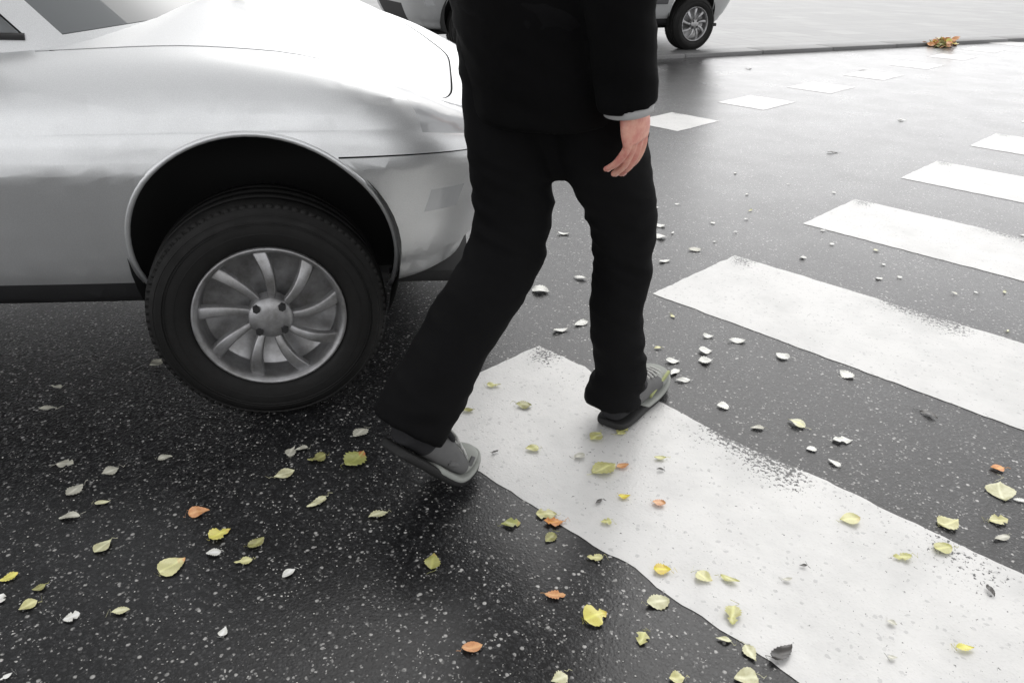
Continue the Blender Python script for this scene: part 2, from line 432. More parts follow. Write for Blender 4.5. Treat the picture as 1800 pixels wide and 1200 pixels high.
def make_wheel(parent, ax, side, steer):
    """side -1 = near side (outer face towards -y), +1 = far side"""
    yw = .078 if side < 0 else 2 * YC - .078
    wh = empty('wheel', (ax + (.012 if steer else .01), yw, WR - .009), steer); wh.parent = parent
    s = side
    bm = bmesh.new()
    hw = .095
    prof = [(.195, -hw * .80), (.20, -hw * .93), (.215, -hw * 1.0), (.245, -hw * 1.04), (.275, -hw * 1.0), (.299, -hw * .86), (.309, -hw * .72), (WR, -hw * .58)]
    prof += [(WR + .0005, -hw * .42), (WR - .008, -hw * .415), (WR - .008, -hw * .35), (WR + .001, -hw * .345), (WR + .0015, -.006), (WR - .007, -.005), (WR - .007, .005), (WR + .0015, .006)]
    prof += [(WR + .001, hw * .345), (WR - .008, hw * .35), (WR - .008, hw * .415), (WR + .0005, hw * .42)]
    prof += [(r, -y) for r, y in reversed(prof[:8])]
    kk = WR / .312
    prof = [(r if abs(y) < hw * .6 else r * kk, y) for r, y in prof]
    lathe(bm, prof, 72)
    for k in range(90):   # tread blocks on the shoulders
        an = 2 * pi * k / 90
        for sy in (-1, 1):
            box_bm(bm, (cos(an) * (WR - .0105), sy * hw * .70, sin(an) * (WR - .0105)), (.012, .030, .0125), Matrix.Rotation(-an, 3, 'Y'))
    # raised rim-protector ring on the sidewall
    for rr_ in (.238, .262, .268, .287):   # raised sidewall rings
        for sy in (-1, 1): lathe(bm, [((rr_ - .0016) * kk, sy * hw * 1.02), (rr_ * kk, sy * hw * 1.05), ((rr_ + .0016) * kk, sy * hw * 1.02)], 72)
    for v in bm.verts:   # the tyre flattens where it stands
        if v.co.z < -WR + .012:
            d = (-WR + .012) - v.co.z; v.co.z += d * .75; v.co.y *= 1 + d * 5
    tyre = bobj('tyre', bm, M_RUBBER, wh)
    tyre.data.shade_smooth()
    bm = bmesh.new()
    yo = s * hw
    lathe(bm, [(.198, yo * .70), (.199, yo * .98), (.193, yo * 1.0), (.184, yo * .93), (.180, yo * .80), (.176, yo * .30), (.10, yo * .2), (.02, yo * .2)], 64)
    # spokes: nine broad curved blades
    nsp = 9
    for k in range(nsp):
        a0 = 2 * pi * k / nsp
        L = []
        for t in range(9):
            r = .045 + (.182 - .045) * t / 8; sw = .22 * (t / 8) ** 1.3; hw_ = .010 + .012 * (t / 8)
            cx = a0 + sw; yy = yo * (.93 - .10 * (t / 8 - .5) ** 2 * 4 + .02)
            e = []
            for (dd, dy) in ((-1, -.35), (-.75, 0), (.75, 0), (1, -.35)):
                aa = cx + dd * hw_ / r
                e.append(bm.verts.new((r * cos(aa), yy + dy * yo * .35, r * sin(aa))))
            L.append(e)
        for p, q in zip(L, L[1:]):
            for m_ in range(3): bm.faces.new((p[m_], p[m_ + 1], q[m_ + 1], q[m_]))
    lathe(bm, [(.058, yo * .55), (.058, yo * .93), (.05, yo * .99), (.03, yo * 1.03), (.0, yo * 1.04)], 40)
    for v in bm.verts: v.co.x *= kk; v.co.z *= kk
    rim = bobj('rim', bm, M_RIM, wh); bevel_shade(rim, .0025, 2, 40)
    for k in range(4):
        bm = bmesh.new(); a0 = 2 * pi * (k + .5) / 4
        q = bmesh.ops.create_cone(bm, segments=6, radius1=.009, radius2=.008, depth=.012, cap_ends=True)
        for v in bm.verts: v.co = Vector((v.co.x + .038 * cos(a0), yo * 1.03 + v.co.z * s, v.co.y + .038 * sin(a0)))
        bobj('wheel_bolt', bm, M_BLACKP, wh, smooth=False)
    bm = bmesh.new(); lathe(bm, [(.15, yo * .12), (.15, yo * .05), (.02, yo * .05)], 40); bobj('brake_disc', bm, M_TRIM, wh)
    return wh
def make_car(paintm):
    root = empty('silver_car')
    body = panel(0, 'body', paintm, root)
    # arch lips belong to the body skin
    for ax, _ in WHEELS:
        for side in (-1, 1):
            bm = bmesh.new(); pts = []
            for k in range(49):
                an = radians(-24) + radians(228) * k / 48
                x = ax + .022 + .2795 * cos(an); z = .364 + .2795 * sin(an)
                # find body half width there
                j = min(range(len(ths)), key=lambda q: abs(outline(ths[q])[0] - x))
                yh = outline(ths[j])[1]
                a_, b_ = outline(ths[j]); j2 = j + 1 if outline(ths[j])[0] > x else j - 1
                x2, y2 = outline(ths[j2]); t = 0 if abs(x2 - a_) < 1e-6 else (x - a_) / (x2 - a_); yh = b_ + (y2 - b_) * t
                ins = 0
                for (i0, z0), (i1, z1) in zip(ROWS, ROWS[1:]):
                    if z0 <= z <= z1: ins = i0 + (i1 - i0) * (z - z0) / (z1 - z0)
                yh -= ins
                pts.append((x, YC + side * (yh - .002), z))
            tube(bm, pts, [(.006, .0045)] * len(pts), 10, up=Vector((0, 1, 0)))
            bobj('wheel_arch', bm, paintm, root)
            # inner liner
            bm = bmesh.new(); R = .290; y0 = YC + side * .80; y1 = YC + side * .50
            if ax > -.1: y0 = YC + side * .80
            ring = []
            for k in range(33):
                an = radians(-28) + radians(236) * k / 32
                ring.append((bm.verts.new((ax + .022 + R * cos(an), y0, .364 + R * sin(an))), bm.verts.new((ax + .022 + R * cos(an), y1, .364 + R * sin(an)))))
            for p, q in zip(ring, ring[1:]): bm.faces.new((p[0], q[0], q[1], p[1]))
            bm.faces.new([p[1] for p in ring])
            bobj('wheel_well', bm, M_UNDER, root)
    panel(1, 'bonnet', paintm, root)
    panel(2, 'front_bumper', paintm, root); panel(8, 'rear_bumper', paintm, root)
    for sd_ in ('near', 'far'):
        d = panel(3, 'door', paintm, root, side=sd_, afilter=lambda c: c.x > -1.557)
        s = -1 if sd_ == 'near' else 1
        bm = bmesh.new(); yv = YC + s * .858
        tube(bm, [(-1.28, yv - s * .002, .70), (-1.27, yv + s * .022, .70), (-1.15, yv + s * .024, .70), (-1.14, yv - s * .002, .70)], [.010] * 4, 10, up=Vector((0, 0, 1)))
        bobj('handle', bm, M_BLACKP, d)
        bm = bmesh.new(); box_bm(bm, (-1.08, YC + s * .846, .475), (.94, .022, .075), Matrix.Rotation(s * -.25, 3, 'X')); bevel_shade(bobj('side_moulding', bm, M_TRIM, d), .009, 3)
        r2 = panel(3, 'rear_door', paintm, root, side=sd_, afilter=lambda c: c.x < -1.557)
        bm = bmesh.new(); box_bm(bm, (-1.81, YC + s * .846, .475), (.49, .022, .075), Matrix.Rotation(s * -.25, 3, 'X')); bevel_shade(bobj('side_moulding', bm, M_TRIM, r2), .009, 3)
        panel(4, 'headlight', M_LAMPG, root, side=sd_, thick=.012)
        panel(7, 'tail_light', M_REDG, root, side=sd_, thick=.012)
        panel(9, 'fog_lamp', M_LAMPG, root, side=sd_, thick=.01)
    panel(11, 'sill', M_BLACKP, root)
    panel(5, 'grille', M_BLACKP, root); panel(10, 'tailgate', paintm, root)
    # dark inner shell behind the gaps, and the floor
    bm = bmesh.new(); bm.from_mesh(shell_me)
    bmesh.ops.recalc_face_normals(bm, faces=bm.faces)
    for f in bm.faces: f.material_index = 0
    bm.normal_update()
    off = {v: v.normal.copy() for v in bm.verts}
    cen = Vector((AC, YC, .5))
    for v in bm.verts:
        nn = off[v]
        if nn.dot(v.co - cen) < 0: nn = -nn
        v.co -= nn * .018
    box_bm(bm, (AC, YC, .20), (3.45, 1.02, .03))
    bobj('chassis', bm, M_UNDER, root)
    for ax, _ in WHEELS:
        for s in (-1, 1):
            make_wheel(root, ax, s, radians(10) if ax > -.1 else 0)
    # greenhouse
    base = [(-.05, 0), (-.06, -.2), (-.09, -.38), (-.16, -.56), (-.27, -.675), (-.31, -.70), (-.37, -.722), (-.75, -.745), (-1.21, -.757), (-1.29, -.757), (-1.7, -.752), (-2.25, -.735), (-2.42, -.725), (-2.72, -.70), (-2.9, -.64), (-2.98, -.5), (-3.02, -.25), (-3.03, 0)]
    top = [(-.88, 0), (-.885, -.15), (-.90, -.3), (-.94, -.42), (-1.0, -.50), (-1.04, -.525), (-1.10, -.545), (-1.22, -.56), (-1.36, -.575), (-1.43, -.578), (-1.75, -.575), (-2.2, -.56), (-2.34, -.55), (-2.5, -.53), (-2.66, -.48), (-2.74, -.38), (-2.78, -.2), (-2.79, 0)]
    TT = [0, .045, .2, .4, .6, .8, .93, 1.0]
    win = {}
    for q in range(0, 5): win[q] = 'windscreen'
    for q in (6, 7): win[q] = 'door_window'
    for q in (9, 10): win[q] = 'rear_side_window'
    for q in (14, 15, 16): win[q] = 'rear_window'
    def gp(q, t, ins=0):
        (a0, y0), (a1, y1) = base[q], top[q]; zb = .773 + (.085 * (1 - abs(y0) / .72) if q < 5 else 0) + (.06 if q > 12 else .03 * max(0, (-a0 - .4) / 2.4))
        bul = sin(pi * t * .9) * .035
        x = a0 + (a1 - a0) * t; y = y0 + (y1 - y0) * t; z = zb + (1.36 + .03 * (1 - abs(y1) / .58) - zb) * (t ** .93)
        c = Vector((-1.6, 0, 1.0)); d = Vector((x, y, z)) - c; d.z = 0
        if d.length > 0: d.normalize()
        return Vector((x, y, z)) + d * (bul - ins)
    frames = bmesh.new(); groups = {}
    for sgn in (-1, 1):
        def P_(q, t, ins=0):
            v = gp(q, t, ins); return (v.x, YC + (v.y if sgn < 0 else -v.y), v.z)
        for q in range(len(base) - 1):
            for k in range(len(TT) - 1):
                isw = q in win and 0 < k < 6
                key = (win[q], 0 if win[q] in ('windscreen', 'rear_window') else sgn) if isw else 'frame'
                bm = frames if key == 'frame' else groups.setdefault(key, bmesh.new())
                ins = .006 if isw else 0
                bm.faces.new([bm.verts.new(P_(*a)) for a in ((q, TT[k], ins), (q + 1, TT[k], ins), (q + 1, TT[k + 1], ins), (q, TT[k + 1], ins))])
        # roof
        for q in range(len(base) - 1):
            for k in range(8):
                def rp(qq, kk):
                    v = gp(qq, 1); s_ = 1 - kk / 8; x = -1.85 + (v.x + 1.85) * (1 - .0 * kk); y = v.y * s_
                    return (x, YC + (y if sgn < 0 else -y), v.z + .045 * (1 - s_ ** 2))
                frames.faces.new([frames.verts.new(rp(*a)) for a in ((q, k), (q + 1, k), (q + 1, k + 1), (q, k + 1))])
    for nm, bm in [('roof_and_pillars', frames)] + [(k_[0], b_) for k_, b_ in groups.items()]:
        bmesh.ops.remove_doubles(bm, verts=bm.verts, dist=.0015)
        bmesh.ops.dissolve_degenerate(bm, dist=.0005, edges=bm.edges)
        o = bobj(nm, bm, paintm if nm.startswith('roof') else M_GLASS, root)
        s = o.modifiers.new('s', 'SOLIDIFY'); s.thickness = .01; s.offset = 0; bake(o); o.data.shade_smooth(); o.data.set_sharp_from_angle(angle=radians(38))
    # black cowl with wipers at the foot of the windscreen, belt seal along the door glass
    bm = bmesh.new(); pts = [gp(q, 0) for q in range(0, 7)]
    full = [Vector((p.x + .012, YC + p.y, p.z + .004)) for p in reversed(pts)] + [Vector((p.x + .012, YC - p.y, p.z + .004)) for p in pts[1:]]
    tube(bm, full, [(.016, .007)] * len(full), 10, up=Vector((0, 0, 1)))
    cowl = bobj('cowl', bm, M_BLACKP, root)
    for y0 in (.45, 1.0):
        bm = bmesh.new(); tube(bm, [(-.04, y0, .875), (-.10, y0 + .12, .925), (-.12, y0 + .45, .945)], [.006, .006, .004], 8); bobj('wiper', bm, M_BLACKP, root)
    for s in (-1, 1):
        bm = bmesh.new(); pts = [Vector((gp(q, .045).x, YC + (gp(q, .045).y * (1 if s < 0 else -1)) + s * .004, gp(q, .045).z)) for q in range(6, 13)]
        tube(bm, pts, [(.009, .007)] * len(pts), 8, up=Vector((0, 0, 1))); bobj('window_seal', bm, M_BLACKP, root)
        bm = bmesh.new(); ball(bm, (-.52, YC + s * .90, .91), (.045, .085, .06), 20)
        tube(bm, [(-.50, YC + s * .76, .85), (-.51, YC + s * .86, .88)], [.025, .03], 12, up=Vector((0, 0, 1)))
        bmesh.ops.bisect_plane(bm, geom=bm.verts[:] + bm.edges[:] + bm.faces[:], plane_co=(-.54, 0, 0), plane_no=(-1, 0, 0), clear_outer=True)
        bmesh.ops.holes_fill(bm, edges=bm.edges)
        mr = bobj('door_mirror', bm, paintm, root)
    return root
def children(o): return [c for c in bpy.data.objects if c.parent == o]
def copy_tree(o, parent=None):
    c = o.copy(); COL.objects.link(c); c.parent = parent
    for ch in children(o): copy_tree(ch, c)
    return c
car = make_car(M_SILVER)
car.location = (-.206, -.196, 0); car.rotation_euler = (0, 0, radians(50))
tag(car, 'silver hatchback at the left, its front wheel and wing behind the walker', 'car')
car2 = copy_tree(car); car2.name = 'silver_car'
def repaint(o):
    for sl_ in o.material_slots:
        if sl_.material == M_SILVER: sl_.link = 'OBJECT'; sl_.material = M_GREY
    for ch in children(o): repaint(ch)
h2 = radians(251); A2 = Vector((cos(h2), sin(h2), 0)); B2 = Vector((-sin(h2), cos(h2), 0))
tyre_spot = kn * .42 + Vector((-2.99, 6.28, 0))          # its rear wheel nearest the camera
o2 = tyre_spot + A2 * 2.42 - B2 * 1.68
car2.location = (o2.x, o2.y, .03); car2.rotation_euler = (0, 0, h2)
tag(car2, 'second silver car parked beyond the kerb, its rear wheel showing right of the walker', 'car')

# ---------------------------------------------------------------- walker
def cloth(name, col, bumpscale=900, sheen=.2):
    m = mat(name, col, .85, 0, .12, sheen=sheen); g = G(m); co = g.coord()
    wv = g.n('TexWave'); wv.inputs['Scale'].default_value = bumpscale / 3; g.l(co, wv.inputs[0])
    g.set('Base Color', g.mix(g.noise(co, 14, 5, .6), tuple(c * .7 for c in col), tuple(c * 1.4 for c in col)))
    g.set('Normal', g.bump(g.noise(co, bumpscale, 2), .25, .002)); return m
M_TROU = cloth('black_trouser_cloth', (.0042, .0042, .0046), sheen=.0); M_JACK = cloth('black_jacket_cloth', (.002, .002, .0022), sheen=.0)
M_SKIN = mat('skin', (.46, .22, .16), .45, 0, .4); g = G(M_SKIN); co = g.coord()
M_SKIN.node_tree.nodes['Principled BSDF'].inputs['Subsurface Weight'].default_value = .15
M_SKIN.node_tree.nodes['Principled BSDF'].inputs['Subsurface Radius'].default_value = (.01, .004, .002)
g.set('Base Color', g.mix(g.ramp(g.noise(co, 42, 5, .65), [(.35, 0), (.65, 1)]), (.62, .24, .20), (.76, .43, .33))); g.set('Normal', g.bump(g.noise(co, 260, 3), .25, .001))
M_HAIR = mat('dark_brown_hair', (.02, .013, .009), .5)
M_SOLE = mat('black_sole', (.012, .012, .012), .7); M_SHOE = cloth('charcoal_suede', (.028, .028, .03), 600, 0)
M_SHOEG = cloth('mid_grey_mesh', (.13, .13, .13), 500, 0); M_SHOEW = cloth('pale_grey_toe', (.30, .31, .29), 500, 0); M_LIME = mat('lime_trim', (.34, .37, .16), .6)
M_LACE = mat('pale_lace', (.5, .5, .48), .8)

per = empty('person', (.30, .14, 0))
tag(per, 'person in black jacket, black trousers and grey trainers striding over the zebra crossing', 'person')
ofs = Vector((.30, .14, 0))
def pp(x, y, z): return Vector((x, y, z)) - ofs
HR, KR, AR_ = pp(.375, .15, .90), pp(.375, .325, .475), pp(.37, .375, .085)
HL, KL, AL = pp(.235, .12, .90), pp(.245, .13, .465), pp(.275, -.145, .175)
bm = bmesh.new()
def limb(bm, pts, rad, n=20, up=Vector((0, 1, 0)), sub=6):
    p, r = smooth_path(pts, rad, sub); tube(bm, p, r, n, up=up)
# body (skin): torso, neck, head, arms, hands, legs in one surface
limb(bm, [pp(.30, .13, .86), pp(.30, .13, .95), pp(.30, .14, 1.08), pp(.30, .15, 1.25), pp(.30, .15, 1.38), pp(.30, .155, 1.45)], [(.12, .09), (.15, .105), (.135, .095), (.16, .11), (.17, .10), (.07, .07)], 24)
limb(bm, [pp(.30, .155, 1.42), pp(.30, .165, 1.50), pp(.30, .18, 1.56)], [.058, .054, .055], 20)
hc = pp(.30, .20, 1.635)
ball(bm, hc, (.073, .093, .105), 28); ball(bm, hc + Vector((0, .03, -.06)), (.055, .062, .055), 20)
ball(bm, hc + Vector((0, .093, -.022)), (.013, .02, .022), 12); ball(bm, hc + Vector((0, .09, -.060)), (.024, .012, .007), 12); ball(bm, hc + Vector((0, .082, -.098)), (.022, .018, .016), 12)
ball(bm, hc + Vector((0, .078, .022)), (.052, .02, .010), 12)
for s in (-1, 1):
    ball(bm, hc + Vector((s * .072, -.005, -.012)), (.008, .018, .031), 12); ball(bm, hc + Vector((s * .040, .06, -.03)), (.022, .022, .02), 12)
NAILS = []
def hand(bm, W_, fwd, palm_in, length_dir, s=1.0):
    """W_ wrist, fwd = towards the thumb edge, palm_in = direction the palm faces, length_dir = towards the fingertips"""
    W_ = Vector(W_); F = Vector(fwd).normalized(); N = Vector(palm_in).normalized(); D = Vector(length_dir).normalized()
    def q(d, f, n): return W_ + D * d * s + F * f * s + N * n * s
    limb(bm, [q(-.03, 0, 0), q(.0, 0, 0), q(.03, .002, .002), q(.06, .003, .004), q(.085, .002, .006)], [(.024, .019), (.026, .018), (.036, .017), (.041, .0155), (.038, .012)], 18, up=N)
    fing = [(.033, .076, .0079), (.0115, .084, .0081), (-.0108, .078, .0078), (-.032, .060, .0069)]
    for i, (f, L, r) in enumerate(fing):
        c = 1 + .25 * i
        limb(bm, [q(.070, f * .92, .006), q(.092, f, .008), q(.092 + L * .36, f * 1.02, .013 + .006 * c), q(.092 + L * .66, f * 1.0, .024 + .010 * c), q(.092 + L * .88, f * .97, .037 + .015 * c)],
             [r * 1.05, r * 1.05, r, r * .93, r * .72], 12, up=N, sub=4)
        T = (D * (.22 * L) + N * (.013 + .005 * c)).normalized(); Bk = (-N + T * N.dot(T)).normalized()
        NAILS.append((q(.092 + L * .83, f * .97, .034 + .0137 * c) + Bk * r * s * .80, T, Bk, F.copy(), r * s))
        ball(bm, q(.092 + L * .88, f * .97, .037 + .015 * c), (r * .74,) * 3, 10)
    limb(bm, [q(.012, .018, .006), q(.032, .036, .012), q(.055, .050, .018), q(.078, .054, .024), q(.094, .050, .028)], [.014, .0145, .0115, .0105, .0078], 12, up=N, sub=4)
    ball(bm, q(.094, .050, .028), (.008,) * 3, 10)
WRr = pp(.506, .138, .776); WRl = pp(.10, .36, .85)
limb(bm, [pp(.46, .15, 1.38), pp(.495, .10, 1.22), pp(.505, .06, 1.08), pp(.50, .09, .93), WRr + Vector((0, 0, .01))], [.05, .045, .04, .036, .026], 18)
limb(bm, [pp(.14, .15, 1.38), pp(.10, .14, 1.22), pp(.09, .17, 1.09), pp(.095, .27, .96), WRl + Vector((0, -.005, .01))], [.05, .045, .04, .036, .026], 18)
hand(bm, WRr, (-.15, 1, .1), (-1, -.15, 0), (.10, .22, -1), .84)
hand(bm, WRl, (.1, 1, .4), (1, 0, 0), (0, .5, -1), .92)
limb(bm, [HR, KR, AR_ + Vector((0, 0, .05)), AR_ + Vector((0, .02, -.02))], [.07, .042, .030, .030], 18)
limb(bm, [HL, KL, AL + Vector((0, .02, .05)), AL + Vector((0, .02, -.03))], [.07, .042, .030, .030], 18)
for s in (-1, 1): ball(bm, hc + Vector((s * .031, .077, .002)), (.012, .010, .008), 10)
body = bobj('body', bm, M_SKIN, per); remesh(body, .0029, 1, .45)
M_NAIL = mat('fingernail', (.78, .46, .40), .3)
for p_, D_, N_, F_, r in NAILS:
    bm = bmesh.new(); R_ = Matrix((D_.cross(N_).normalized(), D_, N_)).transposed()
    ball(bm, p_, (r * .60, r * .80, r * .26), 10, R_); bobj('fingernail', bm, M_NAIL, body)
# hair
bm = bmesh.new(); ball(bm, hc + Vector((0, -.010, .018)), (.084, .099, .103), 36)
bmesh.ops.bisect_plane(bm, geom=bm.verts[:] + bm.edges[:] + bm.faces[:], plane_co=hc + Vector((0, .055, .02)), plane_no=(0, .82, -.57), clear_outer=True)
for v in bm.verts: v.co += v.co.normalized() * 0 + (v.co - hc).normalized() * .006 * noise.noise(v.co * 60)
hr = bobj('hair', bm, M_HAIR, per); s_ = hr.modifiers.new('s', 'SOLIDIFY'); s_.thickness = .012; bake(hr); hr.data.shade_smooth()
# clothes
def folds(o, amp, seed, zones):
    nrm = [v.normal.copy() for v in o.data.vertices]
    for v, n in zip(o.data.vertices, nrm):
        p = v.co.copy()
        base = noise.noise(Vector((p.x * 9 + seed, p.y * 9, p.z * 14))) * .7 + noise.noise(Vector((p.x * 22, p.y * 22 + seed, p.z * 30))) * .3
        ridged = 1 - abs(noise.noise(Vector((p.x * 7, p.y * 7 + seed, p.z * 26 + p.x * 9 + p.y * 6)))) * 2.2
        a = amp * .6
        for c, rr, k in zones:
            d = (p - c).length
            if d < rr: a += amp * k * (1 - d / rr)
        v.co = p + n * (base * a + ridged * a * .55)
bm = bmesh.new()
limb(bm, [pp(.30, .13, 1.02), pp(.30, .13, .95), pp(.30, .14, .88), pp(.30, .14, .775)], [(.155, .115), (.168, .128), (.172, .132), (.13, .11)], 28)
limb(bm, [pp(.30, .145, .84), pp(.30, .18, .76), pp(.302, .20, .68), pp(.304, .215, .60)], [(.12, .10), (.09, .085), (.075, .065), (.035, .035)], 20)
limb(bm, [HR + Vector((0, 0, .02)), HR.lerp(KR, .5) + Vector((0, -.01, 0)), KR, KR.lerp(AR_, .5) + Vector((0, -.02, 0)), AR_ + Vector((0, -.01, .06)), AR_ + Vector((0, -.02, -.03))], [(.106, .103), (.084, .086), (.063, .064), (.056, .059), (.055, .061), (.058, .068)], 28)
limb(bm, [HL + Vector((0, 0, .02)), HL.lerp(KL, .5), KL, KL.lerp(AL, .5) + Vector((0, -.02, -.01)), AL + Vector((0, .03, .055)), AL + Vector((0, -.02, .0))], [(.090, .094), (.078, .082), (.072, .074), (.069, .071), (.066, .074), (.068, .082)], 28)
tr = bobj('trousers', bm, M_TROU, per); remesh(tr, .0065, 5, .5)
folds(tr, .008, 3.1, [(KR, .16, 1.0), (KL, .18, 1.3), (AR_, .18, 1.3), (AL, .18, 1.3), (pp(.3, .14, .82), .15, .8)])
bm = bmesh.new()
limb(bm, [pp(.305, .15, .715), pp(.305, .145, .80), pp(.30, .135, .90), pp(.30, .135, 1.0), pp(.30, .145, 1.15), pp(.30, .15, 1.30), pp(.30, .15, 1.40), pp(.30, .155, 1.46)], [(.140, .118), (.153, .126), (.165, .132), (.172, .134), (.186, .14), (.205, .145), (.19, .12), (.082, .085)], 32)
limb(bm, [pp(.43, .15, 1.40), pp(.475, .12, 1.30), pp(.512, .075, 1.12), pp(.500, .085, .98), pp(.498, .110, .86), pp(.504, .130, .762)], [.075, .066, .058, .054, .050, .047], 22)
limb(bm, [pp(.17, .15, 1.40), pp(.12, .145, 1.30), pp(.09, .17, 1.10), pp(.095, .26, .98), pp(.10, .35, .87)], [.075, .068, .058, .052, .046], 22)
limb(bm, [pp(.30, .155, 1.43), pp(.30, .16, 1.50)], [(.075, .078), (.07, .072)], 24)
jk = bobj('jacket', bm, M_JACK, per); remesh(jk, .0085, 4, .5)
folds(jk, .008, 9.7, [(pp(.5, .06, 1.08), .15, 1.2), (pp(.10, .17, 1.08), .15, 1.2)])
bm = bmesh.new()
a_, b_ = pp(.504, .130, .766), pp(.5045, .1325, .752); tube(bm, [a_, a_.lerp(b_, .3), a_.lerp(b_, .9), b_], [.040, .0405, .040, .036], 28)
bobj('shirt_cuff', bm, mat('pale_shirt', (.40, .40, .40), .8), per)
# trainers: rings along the foot, local +y forward, heel at y=0
def make_shoe(A, yaw, pitch, toe_bend):
    front = pitch == 0
    sh = empty('shoe', A); sh.parent = per; sh.rotation_mode = 'XYZ'; sh.rotation_euler = (pitch, 0, yaw)
    L = .275
    st = [(0, .026, .060, .0), (.012, .036, .082, 0), (.035, .040, .092, 0), (.07, .041, .096, 0), (.105, .040, .088, 0), (.135, .042, .074, 0), (.165, .046, .064, 0), (.20, .050, .056, .002), (.235, .049, .048, .004), (.265, .042, .041, .008), (.285, .028, .035, .012), (.294, .010, .028, .016)]
    st = [(y * .93, w * .95, h, z) for y, w, h, z in st]
    def bend(p):
        if toe_bend and p.y > .18:
            c = Vector((0, .18, .0)); d = p - c; return c + Matrix.Rotation(toe_bend * min(1, (p.y - .18) / .05), 3, 'X') @ d
        return p
    def ring(y, w, z0, h, n=18, kind='upper'):
        o_ = []
        for k in range(n):
            a = 2 * pi * k / n; cx, cz = cos(a), sin(a)
            if kind == 'upper':
                x = w * sgnpow(cx, .8); z = z0 + (h - z0) * (.5 + .5 * sgnpow(cz, .75)); 
                if cz > 0: x *= 1 - .38 * cz ** 2
            else:
                x = w * sgnpow(cx, .5); z = z0 + (h - z0) * (.5 + .5 * sgnpow(cz, .4))
            o_.append(Vector((x + .006 * sin(pi * y / L), y, z)))
        return o_
    def loft(name, rings, mats, fmi):
        bm = bmesh.new(); R = [[bm.verts.new(bend(p)) for p in rg] for rg in rings]; n = len(rings[0])
        for i in range(len(R) - 1):
            for k in range(n):
                f = bm.faces.new((R[i][k], R[i][(k + 1) % n], R[i + 1][(k + 1) % n], R[i + 1][k])); f.material_index = fmi(i, k, n)
        bm.faces.new(R[0]); f = bm.faces.new(list(reversed(R[-1]))); f.material_index = fmi(len(R) - 2, 0, n)
        o = bobj(name, bm, None, sh, mats=mats); s = o.modifiers.new('s', 'SUBSURF'); s.levels = 2; s.render_levels = 2; bake(o); o.data.shade_smooth(); return o
    fm = lambda i, k, n: 0 if i < 3 else (1 if i < 7 else 2)
    up = loft('upper', [ring(y, w * 1.0, .020 + z, h + .012) for y, w, h, z in st], [M_SHOE, M_SHOEG, M_SHOEW], fm)
    loft('sole', [ring(y - .003 if y == 0 else y * 1.012, w + .004, 0 + z, .020 + z, kind='s') for y, w, h, z in st], [M_SOLE], lambda i, k, n: 0)
    loft('midsole', [ring(y - .003 if y == 0 else y * 1.014, w + .0055, .010 + z, .025 + z * 1.05, kind='s') for y, w, h, z in st[4:]], [M_SHOEW], lambda i, k, n: 0)
    for s in (-1, 1):
        bm = bmesh.new(); pts = [bend(Vector((s * (.0385 if y < .2 else .040) + .006, y, .038 + .02 * k / 4))) for k, y in enumerate((.125, .15, .175, .2, .225))]
        tube(bm, pts, [(.006, .004)] * 5, 8, up=Vector((1, 0, 0))); bobj('side_stripe', bm, M_LIME if s > 0 and front else M_SHOEG, up)
    bm = bmesh.new(); tube(bm, [Vector((.0, -.001, .045)), Vector((.0, -.003, .068)), Vector((.0, .003, .092)), Vector((0, .012, .104))], [(.013, .004)] * 4, 10, up=Vector((0, 1, 0))); bobj('heel_tab', bm, M_SHOEG, up)
    bm = bmesh.new(); tube(bm, [Vector((.046 * cos(t) * .92 + .003, .062 + .075 * sin(t) * .9, .088 + .012 * -sin(t))) for t in (2 * pi * k / 20 for k in range(21))], [.006] * 21, 8); bobj('collar', bm, M_SHOE, up)
    for k in range(5):
        y = .125 + .022 * k; h = .088 - .0075 * k - (.0 if k else .0)
        bm = bmesh.new(); tube(bm, [bend(Vector((x + .005, y + (x * .15), h - 14 * x * x + .006))) for x in (-.03, -.018, 0, .018, .03)], [.003] * 5, 8); bobj('lace', bm, M_LACE, up)
    return sh
make_shoe(pp(.387, .322, .004), radians(12), 0, 0)
# rear foot: heel lifted, ball and toes on the road
make_shoe(pp(.280, -.215, .150), radians(2), radians(-47), radians(42))

# ---------------------------------------------------------------- leaves
def leafmat(name, c1, c2, c3=None):
    m = mat(name, c1, .42, 0, .5, coat=.4, coat_r=.2); g = G(m)
    co = g.coord(); sx = g.n('SeparateXYZ'); g.l(co, sx.inputs[0])
    nz = g.noise(co, 120, 4, .6)
    t = g.math('ADD', g.math('MULTIPLY', sx.outputs[0], 26), g.math('MULTIPLY', g.math('SUBTRACT', nz, .5), .9))
    base = g.mix(g.ramp(t, [(.40, 0), (.60, 1)]) if c3 else g.ramp(nz, [(.3, 0), (.7, 1)]), c1, c3 or c2)
    base = g.mix(g.ramp(g.noise(co, 500, 2), [(.58, 0), (.7, .6)]), base, c2)
    vein = g.math('ABSOLUTE', sx.outputs[1])
    base = g.mix(g.ramp(vein, [(.0003, .55), (.0011, 0)]), base, tuple(min(1, c * 1.5) for c in c1))
    g.set('Base Color', base)
    return m
